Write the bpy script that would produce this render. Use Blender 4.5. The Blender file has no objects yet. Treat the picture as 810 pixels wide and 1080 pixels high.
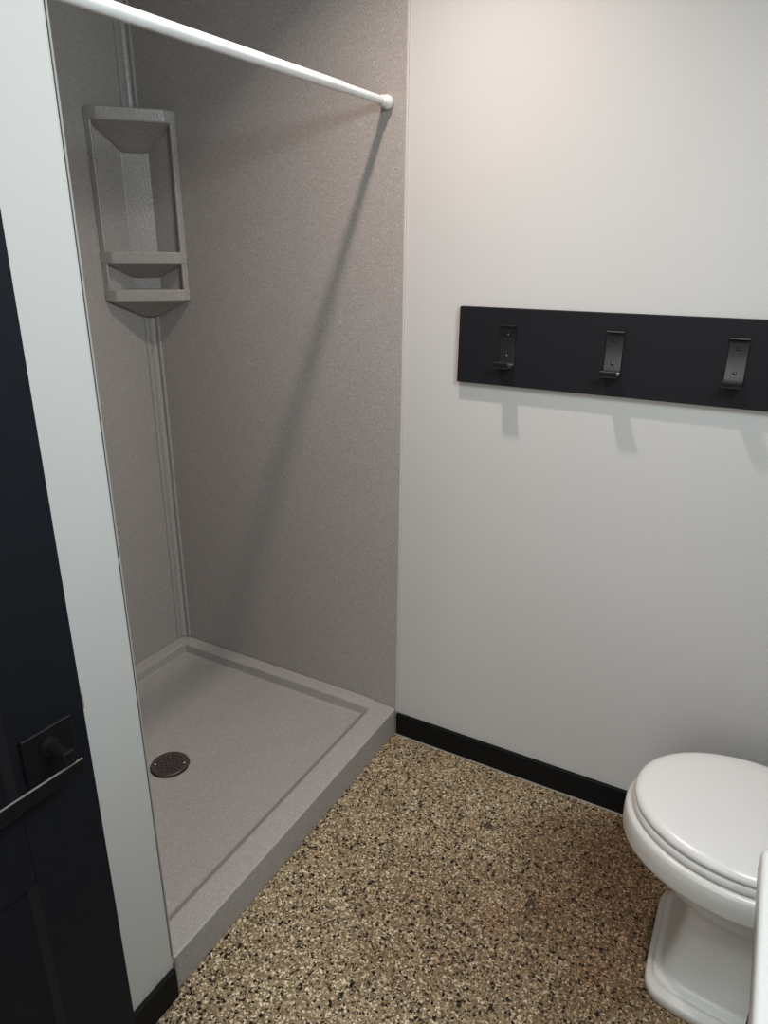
import bpy, bmesh, math
from mathutils import Vector, Matrix

scene = bpy.context.scene
COL = scene.collection
PI = math.pi

# ------------------------------------------------------------------ helpers
def link(name, bm, mat, parent=None, smooth=False, bevel=0.0, seg=2, angle=35, auto=None):
    me = bpy.data.meshes.new(name)
    bmesh.ops.recalc_face_normals(bm, faces=bm.faces)
    bm.to_mesh(me); bm.free()
    if mat: me.materials.append(mat)
    o = bpy.data.objects.new(name, me)
    COL.objects.link(o)
    if parent is not None: o.parent = parent
    if smooth:
        for p in me.polygons: p.use_smooth = True
    if bevel > 0:
        m = o.modifiers.new('bevel', 'BEVEL'); m.width = bevel; m.segments = seg
        m.limit_method = 'ANGLE'; m.angle_limit = math.radians(angle)
        if not smooth:
            for p in me.polygons: p.use_smooth = True
        m.harden_normals = True
    if auto:
        m = o.modifiers.new('edge', 'EDGE_SPLIT'); m.split_angle = math.radians(auto)
    return o

def empty(name, loc=(0, 0, 0), rz=0.0):
    o = bpy.data.objects.new(name, None); COL.objects.link(o)
    o.location = loc; o.rotation_euler = (0, 0, rz); o.empty_display_size = 0.05
    return o

def tag(o, label=None, cat=None, group=None, kind=None):
    if label: o['label'] = label
    if cat: o['category'] = cat
    if group: o['group'] = group
    if kind: o['kind'] = kind
    return o

def box(bm, x0, x1, y0, y1, z0, z1):
    v = [bm.verts.new(p) for p in ((x0,y0,z0),(x1,y0,z0),(x1,y1,z0),(x0,y1,z0),(x0,y0,z1),(x1,y0,z1),(x1,y1,z1),(x0,y1,z1))]
    for f in ((0,3,2,1),(4,5,6,7),(0,1,5,4),(1,2,6,5),(2,3,7,6),(3,0,4,7)):
        bm.faces.new([v[i] for i in f])
    return bm

def bx(*a):
    return box(bmesh.new(), *a)

def prism(bm, pts, z0, z1):
    a = [bm.verts.new((x, y, z0)) for x, y in pts]; b = [bm.verts.new((x, y, z1)) for x, y in pts]
    n = len(pts)
    for i in range(n): bm.faces.new((a[i], a[(i+1) % n], b[(i+1) % n], b[i]))
    bm.faces.new(a[::-1]); bm.faces.new(b)
    return bm

def loft(bm, rings, cap0=True, cap1=True):
    R = [[bm.verts.new(p) for p in r] for r in rings]
    n = len(R[0])
    for a, b in zip(R[:-1], R[1:]):
        for i in range(n): bm.faces.new((a[i], a[(i+1) % n], b[(i+1) % n], b[i]))
    if cap0: bm.faces.new(R[0][::-1])
    if cap1: bm.faces.new(R[-1])
    return bm

def lathe(bm, prof, M=Matrix.Identity(4), n=32, cap=True):
    """prof: list of (radius, height) along local Z."""
    rings = []
    for r, h in prof:
        rings.append([M @ Vector((r*math.cos(2*PI*i/n), r*math.sin(2*PI*i/n), h)) for i in range(n)])
    return loft(bm, rings, cap, cap)

def axis(o, d):
    d = Vector(d).normalized()
    return Matrix.Translation(o) @ d.to_track_quat('Z', 'Y').to_matrix().to_4x4()

# ------------------------------------------------------------------ materials
def mat(name, col, rough=0.5, metal=0.0, spec=0.5, coat=0.0):
    m = bpy.data.materials.new(name); m.use_nodes = True
    b = m.node_tree.nodes['Principled BSDF']
    b.inputs['Base Color'].default_value = (*col, 1)
    b.inputs['Roughness'].default_value = rough
    b.inputs['Metallic'].default_value = metal
    b.inputs['Specular IOR Level'].default_value = spec
    b.inputs['Coat Weight'].default_value = coat
    b.inputs['Coat Roughness'].default_value = 0.05
    return m

class NT:
    def __init__(s, m):
        s.t = m.node_tree; s.b = s.t.nodes['Principled BSDF']
    def n(s, kind, **kw):
        x = s.t.nodes.new(kind)
        for k, v in kw.items():
            if k in ('ins',):
                for kk, vv in v.items():
                    if hasattr(vv, 'is_output'): s.t.links.new(vv, x.inputs[kk])
                    else: x.inputs[kk].default_value = vv
            else: setattr(x, k, v)
        return x
    def l(s, a, b): s.t.links.new(a, b)
    def math(s, op, a, b=0.0, c=0.0, clamp=False):
        x = s.n('ShaderNodeMath', operation=op, use_clamp=clamp)
        for i, v in enumerate((a, b, c)):
            if hasattr(v, 'is_output'): s.l(v, x.inputs[i])
            else: x.inputs[i].default_value = v
        return x.outputs[0]
    def mix(s, fac, a, b, blend='MIX'):
        x = s.n('ShaderNodeMix', data_type='RGBA', blend_type=blend)
        for k, v in ((0, fac), (6, a), (7, b)):
            if hasattr(v, 'is_output'): s.l(v, x.inputs[k])
            else: x.inputs[k].default_value = v if k == 0 else (*v, 1)
        return x.outputs[2]
    def coord(s): return s.n('ShaderNodeTexCoord').outputs['Object']
    def noise(s, vec, scale, detail=2, rough=0.5):
        return s.n('ShaderNodeTexNoise', ins={'Vector': vec, 'Scale': scale, 'Detail': detail, 'Roughness': rough})
    def vor(s, vec, scale):
        return s.n('ShaderNodeTexVoronoi', ins={'Vector': vec, 'Scale': scale})
    def ramp(s, fac, stops, interp='LINEAR'):
        x = s.n('ShaderNodeValToRGB'); x.color_ramp.interpolation = interp
        e = x.color_ramp.elements
        while len(e) < len(stops): e.new(0.5)
        for q, (p, c) in zip(e, stops):
            q.position = p; q.color = (*c, 1) if len(c) == 3 else c
        s.l(fac, x.inputs[0]); return x.outputs[0]
    def bump(s, h, strength, dist):
        x = s.n('ShaderNodeBump', ins={'Strength': strength, 'Distance': dist, 'Height': h})
        s.l(x.outputs[0], s.b.inputs['Normal'])

def granite(name, base, rough):
    """grey cultured stone with a very fine pale and dark fleck"""
    m = mat(name, base, rough); t = NT(m); c = t.coord()
    v = t.vor(c, 420); sep = t.n('ShaderNodeSeparateColor', ins={'Color': v.outputs['Color']})
    r = sep.outputs[0]
    k = lambda f: tuple(min(1, x*f) for x in base)
    fleck = t.ramp(r, [(0, k(0.62)), (0.14, k(0.85)), (0.3, k(0.98)), (0.82, k(1.03)), (0.93, k(1.2)), (1, k(1.5))])
    n = t.noise(c, 240, 3, 0.7)
    col = t.mix(t.math('MULTIPLY', n.outputs[0], 0.55), fleck, base)
    big = t.noise(c, 3.0, 2)
    col = t.mix(0.12, col, t.ramp(big.outputs[0], [(0.3, k(0.85)), (0.7, k(1.15))]))
    t.l(col, t.b.inputs['Base Color'])
    t.bump(t.noise(c, 190, 3, 0.6).outputs[0], 0.22, 0.004)
    return m

M_panel = granite('shower_stone', (0.325, 0.292, 0.270), 0.36)
M_pan = granite('pan_stone', (0.325, 0.298, 0.275), 0.45)
M_shelf = granite('shelf_stone', (0.335, 0.303, 0.281), 0.24)

def paint(name, col, rough=0.55, spec=0.35):
    m = mat(name, col, rough, spec=spec); t = NT(m); c = t.coord()
    n = t.noise(c, 1.7, 3)
    t.l(t.mix(0.5, col, t.ramp(n.outputs[0], [(0.3, tuple(x*0.97 for x in col)), (0.7, tuple(min(1, x*1.02) for x in col))])), t.b.inputs['Base Color'])
    t.bump(t.noise(c, 260, 4, 0.6).outputs[0], 0.06, 0.002)
    return m
M_wall = paint('pale_grey_paint', (0.485, 0.462, 0.440))
M_ceil = paint('ceiling_paint', (0.78, 0.77, 0.75), 0.7)
M_trimblack = paint('black_trim_paint', (0.006, 0.006, 0.0062), 0.5, 0.12)
M_door = paint('black_door_paint', (0.006, 0.0065, 0.009), 0.5, 0.12)
M_board = paint('black_board_paint', (0.010, 0.0095, 0.0115), 0.55, 0.12)
M_caulk = mat('white_caulk', (0.50, 0.47, 0.43), 0.5)
M_bead = mat('grey_caulk', (0.30, 0.28, 0.25), 0.55)
M_rod = mat('white_enamel', (0.64, 0.63, 0.615), 0.35)
M_porc = mat('white_porcelain', (0.55, 0.53, 0.49), 0.3)
M_seat = mat('white_seat_plastic', (0.62, 0.595, 0.57), 0.28)
M_counter = mat('white_cultured_marble', (0.55, 0.54, 0.51), 0.25)
M_iron = mat('black_iron', (0.006, 0.006, 0.0068), 0.30, 0.0, 0.5)
M_handle = mat('black_handle_metal', (0.004, 0.004, 0.0045), 0.45, 0.0, 0.18)
M_mould = mat('black_gloss_moulding', (0.006, 0.006, 0.008), 0.38, spec=0.22)
M_highlight = mat('lever_highlight_paint', (0.26, 0.24, 0.22), 0.4, 0.5)  # pale colour standing in for light caught on the black lever's top edge
M_screw = mat('screw_steel', (0.06, 0.06, 0.06), 0.3, 0.8)
M_chrome = mat('chrome', (0.65, 0.65, 0.66), 0.18, 1.0)
M_bronze = mat('drain_bronze', (0.085, 0.066, 0.058), 0.42, 0.45)
M_hole = mat('drain_hole', (0.004, 0.004, 0.004), 0.8)
M_cab = mat('black_cabinet', (0.014, 0.014, 0.015), 0.45)
M_diff = mat('lamp_diffuser', (0.85, 0.85, 0.82), 0.5)

def floor_mat():
    m = mat('ground_concrete_aggregate', (0.2, 0.16, 0.12), 0.55, spec=0.15); t = NT(m); c = t.coord()
    warp = t.noise(c, 60, 2)
    cw = t.n('ShaderNodeVectorMath', operation='MULTIPLY_ADD', ins={0: warp.outputs['Color'], 1: (0.006,)*3, 2: c}).outputs[0]
    # sand and small stones
    v1 = t.vor(cw, 270); s1 = t.n('ShaderNodeSeparateColor', ins={'Color': v1.outputs['Color']})
    base = t.ramp(s1.outputs[0], [(0.0, (0.040, 0.027, 0.014)), (0.18, (0.115, 0.086, 0.050)), (0.5, (0.225, 0.178, 0.110)),
                                  (0.78, (0.31, 0.26, 0.17)), (0.90, (0.52, 0.46, 0.34)), (1.0, (0.80, 0.74, 0.60))])
    fine = t.noise(c, 520, 3, 0.7)
    base = t.mix(0.25, base, t.ramp(fine.outputs[0], [(0.38, (0.07, 0.05, 0.03)), (0.62, (0.36, 0.295, 0.195))]))
    v3 = t.vor(cw, 170); s3 = t.n('ShaderNodeSeparateColor', ins={'Color': v3.outputs['Color']})
    k3 = t.math('MULTIPLY', t.math('LESS_THAN', v3.outputs['Distance'], 0.42), t.math('GREATER_THAN', s3.outputs[1], 0.88))
    base = t.mix(t.math('MULTIPLY', k3, 0.85), base, (0.66, 0.59, 0.46))
    # stains: brown areas worked into the slab
    big = t.noise(c, 3.2, 4, 0.6)
    def spot(x, y, r, soft):
        d = t.n('ShaderNodeVectorMath', operation='DISTANCE', ins={0: c, 1: (x, y, 0)}).outputs['Value']
        d = t.math('ADD', d, t.math('MULTIPLY_ADD', big.outputs[0], 0.5, -0.25))
        return t.math('SUBTRACT', 1.0, t.math('DIVIDE', t.math('SUBTRACT', d, r), soft, clamp=True), clamp=True)
    st = t.math('MAXIMUM', spot(0.80, -0.33, 0.20, 0.34), t.math('MULTIPLY', spot(0.50, -0.55, 0.08, 0.30), 0.62))
    base = t.mix(t.math('MULTIPLY', st, 0.80), base, t.mix(1.0, base, (0.40, 0.30, 0.245), 'MULTIPLY'))
    mott = t.noise(c, 9, 4, 0.6)
    base = t.mix(t.math('MULTIPLY', t.math('SUBTRACT', mott.outputs[0], 0.45, clamp=True), 1.6), base, t.mix(1.0, base, (0.60, 0.52, 0.46), 'MULTIPLY'))
    ochre = t.noise(c, 7.3, 2)
    base = t.mix(t.math('MULTIPLY', t.math('SUBTRACT', ochre.outputs[0], 0.6, clamp=True), 2.2), base, t.mix(1.0, base, (1.1, 0.80, 0.52), 'MULTIPLY'))
    # black chips, whole angular cells of two sizes
    def chips(scale, chan, frac, dist, col, k, base):
        v = t.vor(cw2, scale); q = t.n('ShaderNodeSeparateColor', ins={'Color': v.outputs['Color']})
        m_ = t.math('MULTIPLY', t.math('LESS_THAN', v.outputs['Distance'], dist), t.math('GREATER_THAN', q.outputs[chan], 1 - frac))
        return t.mix(t.math('MULTIPLY', m_, k), base, col)
    w2 = t.noise(c, 150, 2)
    cw2 = t.n('ShaderNodeVectorMath', operation='MULTIPLY_ADD', ins={0: w2.outputs['Color'], 1: (0.011,)*3, 2: c}).outputs[0]
    base = chips(140, 1, 0.12, 0.55, (0.006, 0.004, 0.003), 1.0, base)
    base = chips(210, 2, 0.12, 0.60, (0.010, 0.007, 0.004), 0.95, base)
    base = chips(80, 0, 0.05, 0.36, (0.006, 0.004, 0.003), 1.0, base)
    base = chips(17, 0, 0.045, 0.22, (0.032, 0.028, 0.024), 0.85, base)
    base = t.mix(1.0, base, (1.10, 1.02, 0.95), "MULTIPLY")
    t.l(base, t.b.inputs['Base Color'])
    t.bump(fine.outputs[0], 0.1, 0.002)
    return m
M_floor = floor_mat()

# ------------------------------------------------------------------ dimensions
D = 0.91; L = 0.984                 # shower depth and width
XR = 1.434; YN = -1.955             # right wall, near wall
ZC = 2.40; ZH = 2.245               # ceiling, underside of the shower header
DX0, DX1 = 0.085, 0.935             # doorway in the near wall

# ------------------------------------------------------------------ setting
def struct(name, bm, m, parent=None, **kw):
    o = link(name, bm, m, parent, **kw)
    if parent is None: o['kind'] = 'structure'
    return o
struct('floor', bx(-1.6, 2.4, -4.2, 0.12, -0.10, 0.0), M_floor)
struct('ceiling', bx(-1.03, XR + 0.10, YN - 0.10, 0.10, ZC, ZC + 0.08), M_ceil)
struct('wall_back', bx(-1.03, XR + 0.10, 0.0, 0.10, 0.0, ZC), M_wall)
struct('wall_shower', bx(-D - 0.11, -D, -L, 0.0, 0.0, ZC), M_wall)
bm = bx(-D - 0.11, 0.0, YN, -L, 0.0, ZC)
box(bm, -0.12, 0.0, -L, 0.0, ZH, ZC)
struct('wall_left', bm, M_wall)
struct('wall_right', bx(XR, XR + 0.10, YN, 0.0, 0.0, ZC), M_wall)
bm = bx(-D - 0.11, DX0, YN - 0.10, YN, 0.0, ZC)
box(bm, DX1, XR + 0.10, YN - 0.10, YN, 0.0, ZC)
box(bm, DX0, DX1, YN - 0.10, YN, 2.06, ZC)
struct('wall_front', bm, M_wall)
# black baseboards
HB = 0.077
b = struct('baseboard_back', bx(0.004, XR, -0.012, 0.0, 0.0, HB), M_trimblack, bevel=0.002)
link('caulk_line', bx(0.004, XR, -0.0155, -0.012, 0.0, 0.0025), M_bead, b)
struct('baseboard_left', bx(0.0, 0.011, YN, -L - 0.001, 0.0, HB), M_trimblack, bevel=0.002)
struct('baseboard_right', bx(XR - 0.012, XR, YN, -0.012, 0.0, HB), M_trimblack, bevel=0.002)
# black door casing on the near wall
bm = bx(DX0 - 0.055, DX0, YN, YN + 0.014, 0.0, 2.115)
box(bm, DX1, DX1 + 0.055, YN, YN + 0.014, 0.0, 2.115)
box(bm, DX0, DX1, YN, YN + 0.014, 2.06, 2.115)
struct('trim_1', bm, M_trimblack, bevel=0.002)

# ------------------------------------------------------------------ open door
ang = math.radians(3)
EX, EY = 0.1574, -1.1944            # latch edge of the visible face
# local frame: +u from the latch edge towards the hinge, +n out of the visible face
door = empty('door_1', (EX, EY, 0.0), -ang)   # local +y = away from the hinge, +x = out of face
door['kind'] = 'structure'
W, T, ZB, ZT = 0.745, 0.035, 0.010, 2.040
bmd = bmesh.new()
st = 0.102
box(bmd, -T, 0, -st, 0, ZB, ZT); box(bmd, -T, 0, -W, -W + st, ZB, ZT)
link('stile_frame', bmd, M_door, door, bevel=0.0012)
bmd = bmesh.new()
for z0, z1 in ((ZB, 0.215), (0.690, 0.803), (1.925, ZT)): box(bmd, -T, 0, -W + st, -st, z0, z1)
link('rail_frame', bmd, M_door, door, bevel=0.0012)
def sticking(z0, z1):
    n_ = 0.011; q = 0.009
    o_ = [(-0.0005, -W + st, z0), (-0.0005, -st, z0), (-0.0005, -st, z1), (-0.0005, -W + st, z1)]
    i_ = [(-n_, -W + st + q, z0 + q), (-n_, -st - q, z0 + q), (-n_, -st - q, z1 - q), (-n_, -W + st + q, z1 - q)]
    k_ = [(-n_ - 0.002, y, z) for _, y, z in o_]
    j_ = [(-n_ - 0.002, y, z) for _, y, z in i_]
    return loft(bmesh.new(), [o_, i_, j_, k_, o_], False, False)
link('panel_moulding', sticking(0.803, 1.925), M_mould, door, bevel=0.0008)
link('panel_moulding', sticking(0.215, 0.690), M_mould, door, bevel=0.0008)
link('panel', bx(-T + 0.012, -0.011, -W + st, -st, 0.803, 1.925), M_door, door)
link('panel', bx(-T + 0.012, -0.011, -W + st, -st, 0.215, 0.690), M_door, door)
# latch bolt and plate on the door's edge
link('latch_plate', bx(-0.030, -0.005, -0.0005, 0.0015, 0.868, 0.925), M_screw, door)
bm = bmesh.new()
prism(bm, [(-0.024, 0.0015), (-0.011, 0.0015), (-0.011, 0.007), (-0.015, 0.011), (-0.024, 0.011)], 0.887, 0.908)
link('latch_bolt', bm, M_chrome, door, bevel=0.001)
# lever handle
plate = link('door_handle', bx(0.0, 0.008, -0.0905, -0.0235, 0.838, 0.905), M_handle, door, bevel=0.0015)
bm = bmesh.new()
lathe(bm, [(0.0125, 0.0), (0.0125, 0.003), (0.0075, 0.005), (0.0075, 0.040)], axis((0.008, -0.0585, 0.881), (1, 0, 0)), 24)
link('neck', bm, M_handle, plate, smooth=True, auto=35)
bm = bmesh.new()
loft(bm, [[(0.0475, -0.042, z_) , (0.0505, -0.042, z_), (0.0505, -0.182, z_), (0.0475, -0.182, z_)] for z_ in (0.850, 0.869)])
link('lever', bm, M_handle, plate, bevel=0.0006)
link('lever_hub', bx(0.044, 0.0495, -0.066, -0.051, 0.866, 0.889), M_handle, plate, bevel=0.001)
link('lever_highlight', bx(0.0478, 0.0503, -0.181, -0.0425, 0.8688, 0.8696), M_highlight, plate)['label'] = 'pale worn lever edge'
for z in (0.25, 1.02, 1.80):
    bm = bmesh.new(); lathe(bm, [(0.007, 0), (0.007, 0.09)], Matrix.Translation((0.004, -W + 0.002, z)), 12)
    link('hinge', bm, M_handle, door, smooth=True, auto=40)

# ------------------------------------------------------------------ shower surround
def par(o, p):                       # keep world placement under a moved empty
    o.parent = p; o.matrix_parent_inverse = Matrix.Translation(-Vector(p.location))
    return o
PZ = 0.080; FX = -D + 0.007; FY = -0.007; G = 0.0012
sur = empty('shower_surround', (-0.45, -0.01, PZ))
tag(sur, 'fine speckled grey stone panels lining the walls of the walk-in shower', 'shower wall')
par(link('side_panel', bx(-D + G, FX, -L + G, -G, PZ, 2.235), M_panel), sur)
par(link('end_panel', bx(FX + 0.0003, 0.0, FY, -G, PZ, 2.235), M_panel, bevel=0.0015), sur)
par(link('end_panel', bx(FX + 0.0003, -0.002, -L + G, -L + 0.007, PZ, 2.235), M_panel), sur)
par(tag(link('caulk_bead', bx(0.0, 0.0045, -0.0065, -G, 0.0815, 2.235), M_caulk, bevel=0.001), 'white caulk bead'), sur)
par(tag(link('caulk_bead', bx(-0.002, 0.0015, -L + G, -L + 0.0040, 0.106, 2.235), M_bead, bevel=0.0006), 'grey caulk bead'), sur)
# stepped corner strip
a = FX; c_ = FY
pr = [(a + dx, c_ - dy) for dx, dy in ((0, .035), (.007, .034), (.0075, .026), (.003, .024), (.003, .019), (.011, .016), (.015, .012), (.018, .0035), (.023, .003), (.0245, .0075), (.033, .007), (.034, 0), (0, 0))]
par(link('corner_trim', prism(bmesh.new(), pr, 0.1055, 1.2645), M_shelf, bevel=0.0008), sur)
par(link('corner_trim', prism(bmesh.new(), pr, 1.829, 2.235), M_shelf, bevel=0.0008), sur)

# ------------------------------------------------------------------ shower pan
pan = empty('shower_pan', (-0.45, -0.5, 0.0))
tag(pan, 'grey speckled stone shower pan with raised curb and round drain', 'shower pan')
N = 64
def rect_ring(x0, x1, y0, y1, z, n=16):
    r = []
    for i in range(n): r.append((x0 + (x1-x0)*i/n, y0, z))
    for i in range(n): r.append((x1, y0 + (y1-y0)*i/n, z))
    for i in range(n): r.append((x1 - (x1-x0)*i/n, y1, z))
    for i in range(n): r.append((x0, y1 - (y1-y0)*i/n, z))
    return r
cxd, cyd = -0.480, -0.514
HC = 0.093
BX, BY = -D + 0.0078, -0.0078     # the panels stand behind the pan's upstand
outer0 = rect_ring(BX, 0.0, -L + 0.0078, BY, 0.0)
outer1 = [(x, y, HC + 0.011*min(1, max(0, -x/0.12))) for x, y, z in rect_ring(BX, 0.0, -L + 0.0078, BY, HC)]
in_top = [(x, y, HC + 0.002*min(1, max(0, -(x + .08)/0.1))) for x, y, z in rect_ring(-0.861, -0.072, -0.935, -0.048, HC)]
in_bot = rect_ring(-0.859, -0.102, -0.930, -0.051, 0.061)
flr = [(x*0.96 + cxd*0.04, y*0.96 + cyd*0.04, 0.0595) for x, y, z in in_bot]
def circ(r, z, src):
    out = []
    for x, y, _ in src:
        q = math.atan2(y - cyd, x - cxd); out.append((cxd + r*math.cos(q), cyd + r*math.sin(q), z))
    return out
dr1 = circ(0.056, 0.046, in_bot); dr2 = circ(0.054, 0.030, in_bot)
bm = loft(bmesh.new(), [outer0, outer1, in_top, in_bot, flr, dr1, dr2], True, True)
o = link('pan_body', bm, M_pan, bevel=0.0045, seg=3, angle=30); par(o, pan)
# round bronze strainer with rings of holes
def strainer():
    bm = bmesh.new()
    lathe(bm, [(0.051, -0.010), (0.053, 0.0), (0.0525, 0.0025), (0.050, 0.0035), (0.046, 0.0025), (0.0, 0.0022)], Matrix.Translation((cxd, cyd, 0.047)), 48, False)
    return bm
dr = par(link('drain_cover', strainer(), M_bronze, smooth=True), pan); dr['label'] = 'dark bronze round drain cover'
bm = bmesh.new()
for r, n in ((0.012, 6), (0.024, 12), (0.036, 18)):
    for i in range(n):
        q = 2*PI*i/n + r*20
        lathe(bm, [(0.0034, 0.0), (0.0034, 0.0008)], Matrix.Translation((cxd + r*math.cos(q), cyd + r*math.sin(q), 0.0489)), 10)
link('drain_hole', bm, M_hole, dr)['kind'] = 'stuff'
for q in (0.6, 0.6 + PI):
    bm = bmesh.new()
    lathe(bm, [(0.0045, 0.0), (0.0040, 0.0018), (0.0, 0.0022)], Matrix.Translation((cxd + 0.042*math.cos(q), cyd + 0.042*math.sin(q), 0.0494)), 14, False)
    link('drain_screw', bm, M_chrome, dr, smooth=True)

# ------------------------------------------------------------------ moulded corner shelf
sh = empty('corner_shelf', (FX + 0.0006, FY - 0.0006, 1.27))
tag(sh, 'moulded grey stone corner shelf unit with three ledges in the shower', 'corner shelf')
A = 0.172
def P(dx, dy, z): return (dx, -dy, z)   # local to shelf empty, z relative below
def shelf_bm(zt, lip, drop, back):
    z0 = zt - 1.27
    def ring(a, p, z, ch):
        return [P(0, 0, z), P(0, a, z), P(p, a, z), P(p + ch, a - ch*0.25, z), P(a - ch*0.25, p + ch, z), P(a, p, z), P(a, 0, z)]
    rings = [ring(A + 0.004, 0.022, z0 - 0.004, 0.020), ring(A + 0.003, 0.026, z0, 0.020), ring(A + 0.001, 0.024, z0 - lip, 0.018),
             ring(A - 0.012, 0.020, z0 - lip - 0.004, 0.016), ring(back, 0.012, z0 - lip - drop, 0.006)]
    rings = rings[1:]
    return loft(bmesh.new(), rings)
for zt, lip, drop, back in ((1.826, 0.033, 0.068, 0.056), (1.456, 0.032, 0.040, 0.068), (1.350, 0.032, 0.052, 0.040)):
    link('ledge', shelf_bm(zt, lip, drop, back), M_shelf, sh, bevel=0.004, seg=3, angle=25)
# back shell: two thin leaves, a diagonal facet between and a raised border down each side
z0, z1 = 1.322 - 1.27, 1.815 - 1.27
f = 0.060
pts = [(0, 0), (0, A), (0.020, A), (0.022, A - 0.003), (0.020, A - 0.008), (0.005, A - 0.013), (0.005, f), (f, 0.005), (A - 0.015, 0.005), (A - 0.010, 0.020), (A - 0.003, 0.022), (A, 0.020), (A, 0)]
bm = prism(bmesh.new(), [(x, -y) for x, y in pts], z0, z1)
link('back_shell', bm, M_shelf, sh, bevel=0.0025, seg=2, angle=20)

# ------------------------------------------------------------------ curtain rod
RX, RZ = -0.046, 1.795
rod = empty('shower_curtain_rod', (RX, FY - 0.0012, RZ))
rod.rotation_euler = (math.atan(0.019), 0, 0)      # the near end sits a little lower
tag(rod, 'white telescoping shower curtain rod spanning the shower opening', 'curtain rod')
def along(prof, y0):                # profile along -Y from y0 (local)
    bm = bmesh.new(); lathe(bm, prof, axis((0, y0, 0), (0, -1, 0)), 32); return bm
LL = L - 0.0170
link('inner_tube', along([(0.0092, 0.012), (0.0092, 0.32)], 0), M_rod, rod, smooth=True, auto=40)
link('outer_tube', along([(0.0100, 0.205), (0.0110, 0.209), (0.0110, LL - 0.012)], 0), M_rod, rod, smooth=True, auto=40)
link('end_cap', along([(0.0140, 0.0), (0.0152, 0.002), (0.0156, 0.010), (0.0150, 0.017), (0.0120, 0.021), (0.0120, 0.034), (0.0100, 0.037)], 0), M_rod, rod, smooth=True, auto=40)
link('end_cap', along([(0.0120, LL - 0.024), (0.0150, LL - 0.020), (0.0156, LL - 0.012), (0.0140, LL)], 0), M_rod, rod, smooth=True, auto=40)

# ------------------------------------------------------------------ coat rack board with hooks
rk = empty('coat_rack', (0.80, 0.0, 1.152))
tag(rk, 'long black wall board with a row of black coat hooks', 'coat rack')
BT = 0.019
par(link('mounting_board', bx(0.1657, XR - 0.002, -BT, -0.0011, 1.152, 1.337), M_board, bevel=0.0015), rk)
def hook_bm():
    """bent strap: short lip at the top, flat against the board, arm out and up-turned at the end"""
    w, th = 0.019, 0.0035
    path = [(-0.014, 0.146), (-0.008, 0.1455), (-0.0035, 0.143), (-0.002, 0.137), (-0.002, 0.062), (-0.004, 0.054), (-0.010, 0.050), (-0.026, 0.0485), (-0.038, 0.049), (-0.0445, 0.0515), (-0.047, 0.056), (-0.047, 0.063)]
    n = len(path); nor = []
    for i in range(n):
        p0 = path[max(i-1, 0)]; p1 = path[min(i+1, n-1)]
        d = Vector((p1[0]-p0[0], p1[1]-p0[1])).normalized(); nor.append(Vector((-d.y, d.x)))
    rings = []
    for (y, z), q in zip(path, nor):
        rings.append([(-w, y + q.x*th/2, z + q.y*th/2), (w, y + q.x*th/2, z + q.y*th/2), (w, y - q.x*th/2, z - q.y*th/2), (-w, y - q.x*th/2, z - q.y*th/2)])
    return loft(bmesh.new(), rings)
hook0 = link('coat_hook', hook_bm(), M_iron, bevel=0.0009, seg=2, angle=50)
def screw_bm(z):
    bm = bmesh.new(); lathe(bm, [(0.0042, 0.0), (0.0038, 0.0014), (0.0, 0.0024)], axis((0, -0.0037, z), (0, -1, 0)), 14, False); return bm
screws = [link('screw', screw_bm(z), M_screw, hook0, smooth=True) for z in (0.125, 0.074)]
for i, x in enumerate((0.295, 0.5465, 0.798, 1.050, 1.303)):
    h = hook0 if i == 0 else hook0.copy()
    if i: COL.objects.link(h)
    h.location = (x - 0.80, -BT, 0.0); h.parent = rk
    if i:
        for s in screws:
            c = s.copy(); COL.objects.link(c); c.parent = h

# ------------------------------------------------------------------ toilet
TY = -0.360
toi = empty('toilet', (1.0, TY, 0.0))
tag(toi, 'white toilet with closed lid beside the vanity', 'toilet')
def egg(tip, wide, back, hw, z, nb=3.2, nf=2.05, n=72, back_w=0.82):
    """outline in world X, local Y; blunt oval front (towards -X), squarer back"""
    r = []
    for i in range(n):
        t = 2*PI*i/n
        cs, sn = math.cos(t), math.sin(t)
        if cs >= 0: e = 2/nf; x = wide - (wide - tip)*abs(cs)**e; y = hw*math.copysign(abs(sn)**e, sn)
        else:
            e = 2/nb; x = wide + (back - wide)*abs(cs)**e; y = hw*math.copysign(abs(sn)**e, sn)
            y *= 1 - (1-back_w)*((x - wide)/(back - wide))**1.5
        r.append((x - 1.0, y, z))
    return r
def inset(r, d, z):
    cx_ = sum(p[0] for p in r)/len(r); out = []
    for x, y, _ in r:
        v = Vector((x - cx_, y)); k = max(0.0, 1 - d/v.length); out.append((cx_ + v.x*k, v.y*k, z))
    return out
lid = egg(0.764, 0.985, 1.205, 0.178, 0)
bm = loft(bmesh.new(), [inset(lid, .004, .4005), inset(lid, .0005, .4025), inset(lid, 0, .407), inset(lid, .0025, .4135), inset(lid, .009, .4185), inset(lid, .020, .4212), inset(lid, .045, .4226), inset(lid, .10, .4234), inset(lid, .16, .4236)])
link('lid', bm, M_seat, toi, smooth=True)
seat = egg(0.762, 0.985, 1.205, 0.179, 0)
bm = loft(bmesh.new(), [inset(seat, .006, .3785), inset(seat, .001, .3805), inset(seat, 0, .387), inset(seat, .002, .395), inset(seat, .006, .3985), inset(seat, .02, .399)])
link('seat', bm, M_seat, toi, smooth=True)
rim = egg(0.750, 0.985, 1.225, 0.189, 0)
low = egg(0.770, 0.985, 1.225, 0.182, 0)
def ped(front, back, hw, z, n=72, e=5.0):
    r = []
    for i in range(n):
        t = 2*PI*i/n; cs, sn = math.cos(t), math.sin(t)
        x = (front + back)/2 - (back - front)/2*math.copysign(abs(cs)**(2/e), cs)
        r.append((x - 1.0, hw*math.copysign(abs(sn)**(2/e), sn), z))
    return r
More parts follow.
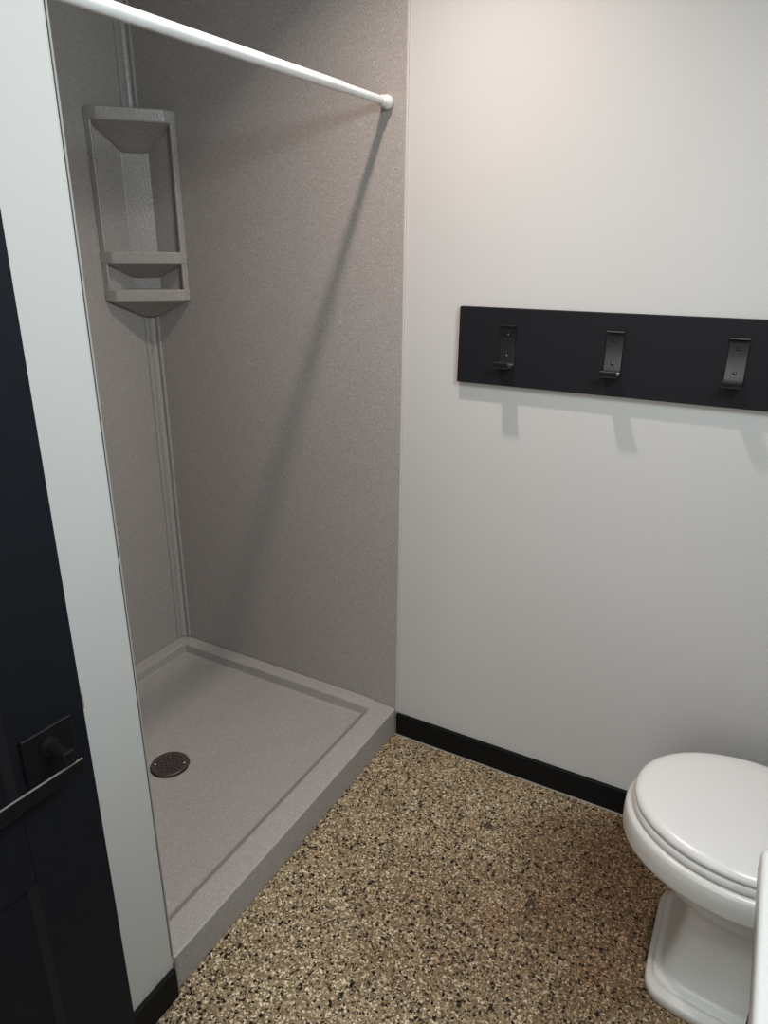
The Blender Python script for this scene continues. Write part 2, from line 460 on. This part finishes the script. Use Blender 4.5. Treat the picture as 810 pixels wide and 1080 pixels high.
def foot(front, hw, z, e=6.0, flare=0.20, back=1.31):
    return [(x, y*(1 + flare*max(0, min(1, (x + 1.0 - front)/0.25))), z) for x, y, z in ped(front, back, hw, z, e=e)]
def low_(*q): return [(x, y - 0.007, z) for x, y, z in foot(*q)]
rings = [low_(0.856, 0.146, 0.0, 8), low_(0.851, 0.150, 0.004, 8), low_(0.851, 0.150, 0.020, 8), low_(0.854, 0.147, 0.026, 8),
         low_(0.860, 0.141, 0.030, 8), low_(0.863, 0.138, 0.039, 8), low_(0.866, 0.135, 0.045, 8), low_(0.873, 0.128, 0.049, 8), low_(0.878, 0.123, 0.060, 8),
         low_(0.891, 0.117, 0.12, 8, 0.14), low_(0.902, 0.113, 0.18, 7, 0.10), foot(0.900, 0.115, 0.205, 5, 0.10), foot(0.886, 0.124, 0.226, 3.6, 0.05),
         egg(0.850, 0.985, 1.235, 0.143, 0.248, 2.8), egg(0.812, 0.985, 1.230, 0.160, 0.274), egg(0.785, 0.985, 1.226, 0.172, 0.298), inset(rim, .013, .3165), inset(rim, .009, .3182), inset(rim, .003, .3188), inset(rim, .0005, .3205), inset(rim, 0, .324), inset(rim, -.001, .348), inset(rim, 0.0, .367), inset(rim, .003, .3745), inset(rim, .010, .377)]
bm = loft(bmesh.new(), rings)
link('bowl', bm, M_porc, toi, smooth=True)
for s in (-1, 1):
    bm = bmesh.new(); lathe(bm, [(0.015, 0), (0.015, 0.012), (0.011, 0.020), (0.0, 0.022)], Matrix.Translation((1.19 - 1.0, s*0.075, 0.4)), 20, False)
    link('seat_hinge', bm, M_seat, toi, smooth=True)
bm = loft(bmesh.new(), [ped(1.235, 1.415, 0.195, 0.385, e=7), ped(1.228, 1.418, 0.205, 0.45, e=7), ped(1.222, 1.420, 0.215, 0.73, e=7)])
link('tank', bm, M_porc, toi, smooth=True, auto=40)
bm = loft(bmesh.new(), [ped(1.214, 1.424, 0.222, 0.7305, e=8), ped(1.210, 1.424, 0.226, 0.738, e=8), ped(1.210, 1.424, 0.226, 0.755, e=8), ped(1.216, 1.422, 0.220, 0.765, e=8)])
link('tank_lid', bm, M_porc, toi, smooth=True, auto=50)
bm = bx(1.200 - 1, 1.210 - 1, -0.17, -0.09, 0.66, 0.675)
link('flush_lever', bm, M_chrome, toi, bevel=0.003)

# ------------------------------------------------------------------ vanity
VX0, VY1, VZ = 0.957, -0.866, 0.780
VY0 = -1.60
cab = empty('vanity_cabinet', (1.21, -1.24, 0.0))
tag(cab, 'black vanity cabinet under the white countertop', 'cabinet')
par(link('cabinet_body', bx(VX0 + 0.045, XR - 0.013, VY0 + 0.03, VY1 - 0.022, 0.09, VZ - 0.0305), M_cab, bevel=0.002), cab)
par(link('toe_kick', bx(VX0 + 0.10, XR - 0.013, VY0 + 0.03, VY1 - 0.022, 0.0, 0.09), M_cab), cab)
for i in range(2):
    y0 = VY0 + 0.035 + i*0.335; y1 = y0 + 0.330
    d = par(link('cabinet_door', bx(VX0 + 0.027, VX0 + 0.045, y0, y1, 0.10, VZ - 0.04), M_cab, bevel=0.002), cab)
    yk = y1 - 0.035 if i == 0 else y0 + 0.035
    bm = bmesh.new(); lathe(bm, [(0.005, 0), (0.005, 0.012), (0.011, 0.016), (0.011, 0.022), (0.0, 0.024)], axis((VX0 + 0.027, yk, 0.60), (-1, 0, 0)), 20, False)
    link('knob', bm, M_handle, d, smooth=True)
top = empty('vanity_countertop', (1.21, -1.24, VZ - 0.03))
tag(top, 'white vanity countertop with rounded corner at the right edge beside toilet', 'countertop')
def rr(x0, x1, y0, y1, r, z, n=6):
    out = []
    for cx_, cy_, a0 in ((x1, y1, 0), (x0, y1, PI/2), (x0, y0, PI), (x1, y0, 1.5*PI)):
        rad = r if cx_ == x0 else 0.002
        ox = cx_ + (rad if cx_ == x0 else -rad); oy = cy_ + (rad if cy_ == y0 else -rad)
        for i in range(n + 1):
            q = a0 + PI/2*i/n; out.append((ox + rad*math.cos(q), oy + rad*math.sin(q), z))
    return out
slabr = lambda d, z: rr(VX0 + d, XR - 0.001, VY0 + d, VY1 - d, 0.016, z)
bm = loft(bmesh.new(), [slabr(.003, VZ - .03), slabr(0, VZ - .027), slabr(0, VZ - .007), slabr(.002, VZ - .002), slabr(.006, VZ)])
par(link('slab', bm, M_counter, smooth=True, auto=50), top)
par(link('backsplash', bx(XR - 0.016, XR - 0.001, VY0, VY1, VZ, VZ + 0.09), M_counter, bevel=0.003), top)
# raised oval basin rim with its dished bowl
bcx, bcy = 1.20, -1.24
def ell(a, b, z, n=48): return [(bcx + a*math.cos(2*PI*i/n), bcy + b*math.sin(2*PI*i/n), z) for i in range(n)]
bm = loft(bmesh.new(), [ell(.165, .215, VZ + .0005), ell(.163, .213, VZ + .008), ell(.150, .200, VZ + .010), ell(.140, .190, VZ + .006), ell(.10, .15, VZ + .003), ell(.02, .02, VZ + .0015)])
par(link('basin', bm, M_porc, smooth=True), top)

# ------------------------------------------------------------------ lamp in the ceiling
LX, LY, LZ = 0.188, -0.49, ZC
lampo = empty('ceiling_light', (LX, LY, ZC))
tag(lampo, 'small round white downlight in the ceiling above the shower entry', 'ceiling light')
bm = bmesh.new(); lathe(bm, [(0.062, 0.0), (0.062, -0.006), (0.056, -0.012), (0.042, -0.014), (0.040, -0.010), (0.040, -0.001)], n=48, cap=False)
link('trim_ring', bm, M_rod, lampo, smooth=True, auto=40)
bm = bmesh.new(); lathe(bm, [(0.039, -0.001), (0.039, -0.006)], n=40)
link('diffuser', bm, M_diff, lampo, smooth=True, auto=40)

def area(name, loc, rot, size, power, col, shape='DISK', sy=None, spread=180):
    l = bpy.data.lights.new(name, 'AREA'); l.shape = shape; l.size = size
    if sy: l.size_y = sy
    l.energy = power; l.color = col; l.spread = math.radians(spread)
    o = bpy.data.objects.new(name, l); COL.objects.link(o); o.location = loc; o.rotation_euler = rot
    return o
area('downlight_beam', (LX, LY, ZC - 0.016), (0, 0, 0), 0.06, 8.4, (1.0, 0.85, 0.78), spread=124)
# frosted bar light above the vanity
VLX, VLY, VLZ = XR - 0.10, -1.18, 1.98
vl = empty('vanity_sconce', (XR - 0.002, VLY, VLZ))
tag(vl, 'frosted white bar light on the wall above the vanity', 'wall light')
par(link('back_plate', bx(XR - 0.022, XR - 0.002, VLY - 0.10, VLY + 0.10, VLZ - 0.05, VLZ + 0.05), M_handle, bevel=0.003), vl)
par(link('frosted_shade', bx(XR - 0.082, XR - 0.022, VLY - 0.31, VLY + 0.31, VLZ - 0.16, VLZ + 0.16), M_diff, bevel=0.02, seg=4), vl)
area('vanity_beam', (XR - 0.225, VLY, VLZ), (0, math.radians(43), 0), 0.30, 21.5, (0.79, 0.94, 1.0), 'RECTANGLE', 0.58)
# daylit hall beyond the doorway
area('hall_daylight', (0.7, -3.6, 1.7), (math.radians(86), 0, 0), 2.2, 42, (1.0, 0.99, 0.97), 'RECTANGLE', 1.8)

w = bpy.data.worlds.new('world'); scene.world = w; w.use_nodes = True
bg = w.node_tree.nodes['Background']; bg.inputs[0].default_value = (0.80, 0.90, 1.0, 1); bg.inputs[1].default_value = 0.35

# ------------------------------------------------------------------ camera
cam = bpy.data.cameras.new('camera'); co = bpy.data.objects.new('camera', cam); COL.objects.link(co)
f_, p_, th_, ro_ = 738.595, 0.35300, 0.50056, 0.00931
fh = Vector((-math.sin(th_), math.cos(th_), 0)); up = Vector((0, 0, 1))
fw = math.cos(p_)*fh - math.sin(p_)*up; u0 = math.cos(p_)*up + math.sin(p_)*fh; r0 = Vector((math.cos(th_), math.sin(th_), 0))
r1 = math.cos(ro_)*r0 + math.sin(ro_)*u0; u1 = -math.sin(ro_)*r0 + math.cos(ro_)*u0
R = Matrix((r1, u1, -fw)).transposed().to_4x4()
co.matrix_world = Matrix.Translation((0.86656, -1.68044, 1.456)) @ R
cam.sensor_fit = 'VERTICAL'; cam.sensor_height = 36; cam.sensor_width = 27
cam.lens = f_/1080*36; cam.clip_start = 0.02
scene.camera = co

vs = scene.view_settings
vs.view_transform = 'Standard'; vs.look = 'None'; vs.gamma = 1.0; vs.exposure = 0.07; vs.use_curve_mapping = False
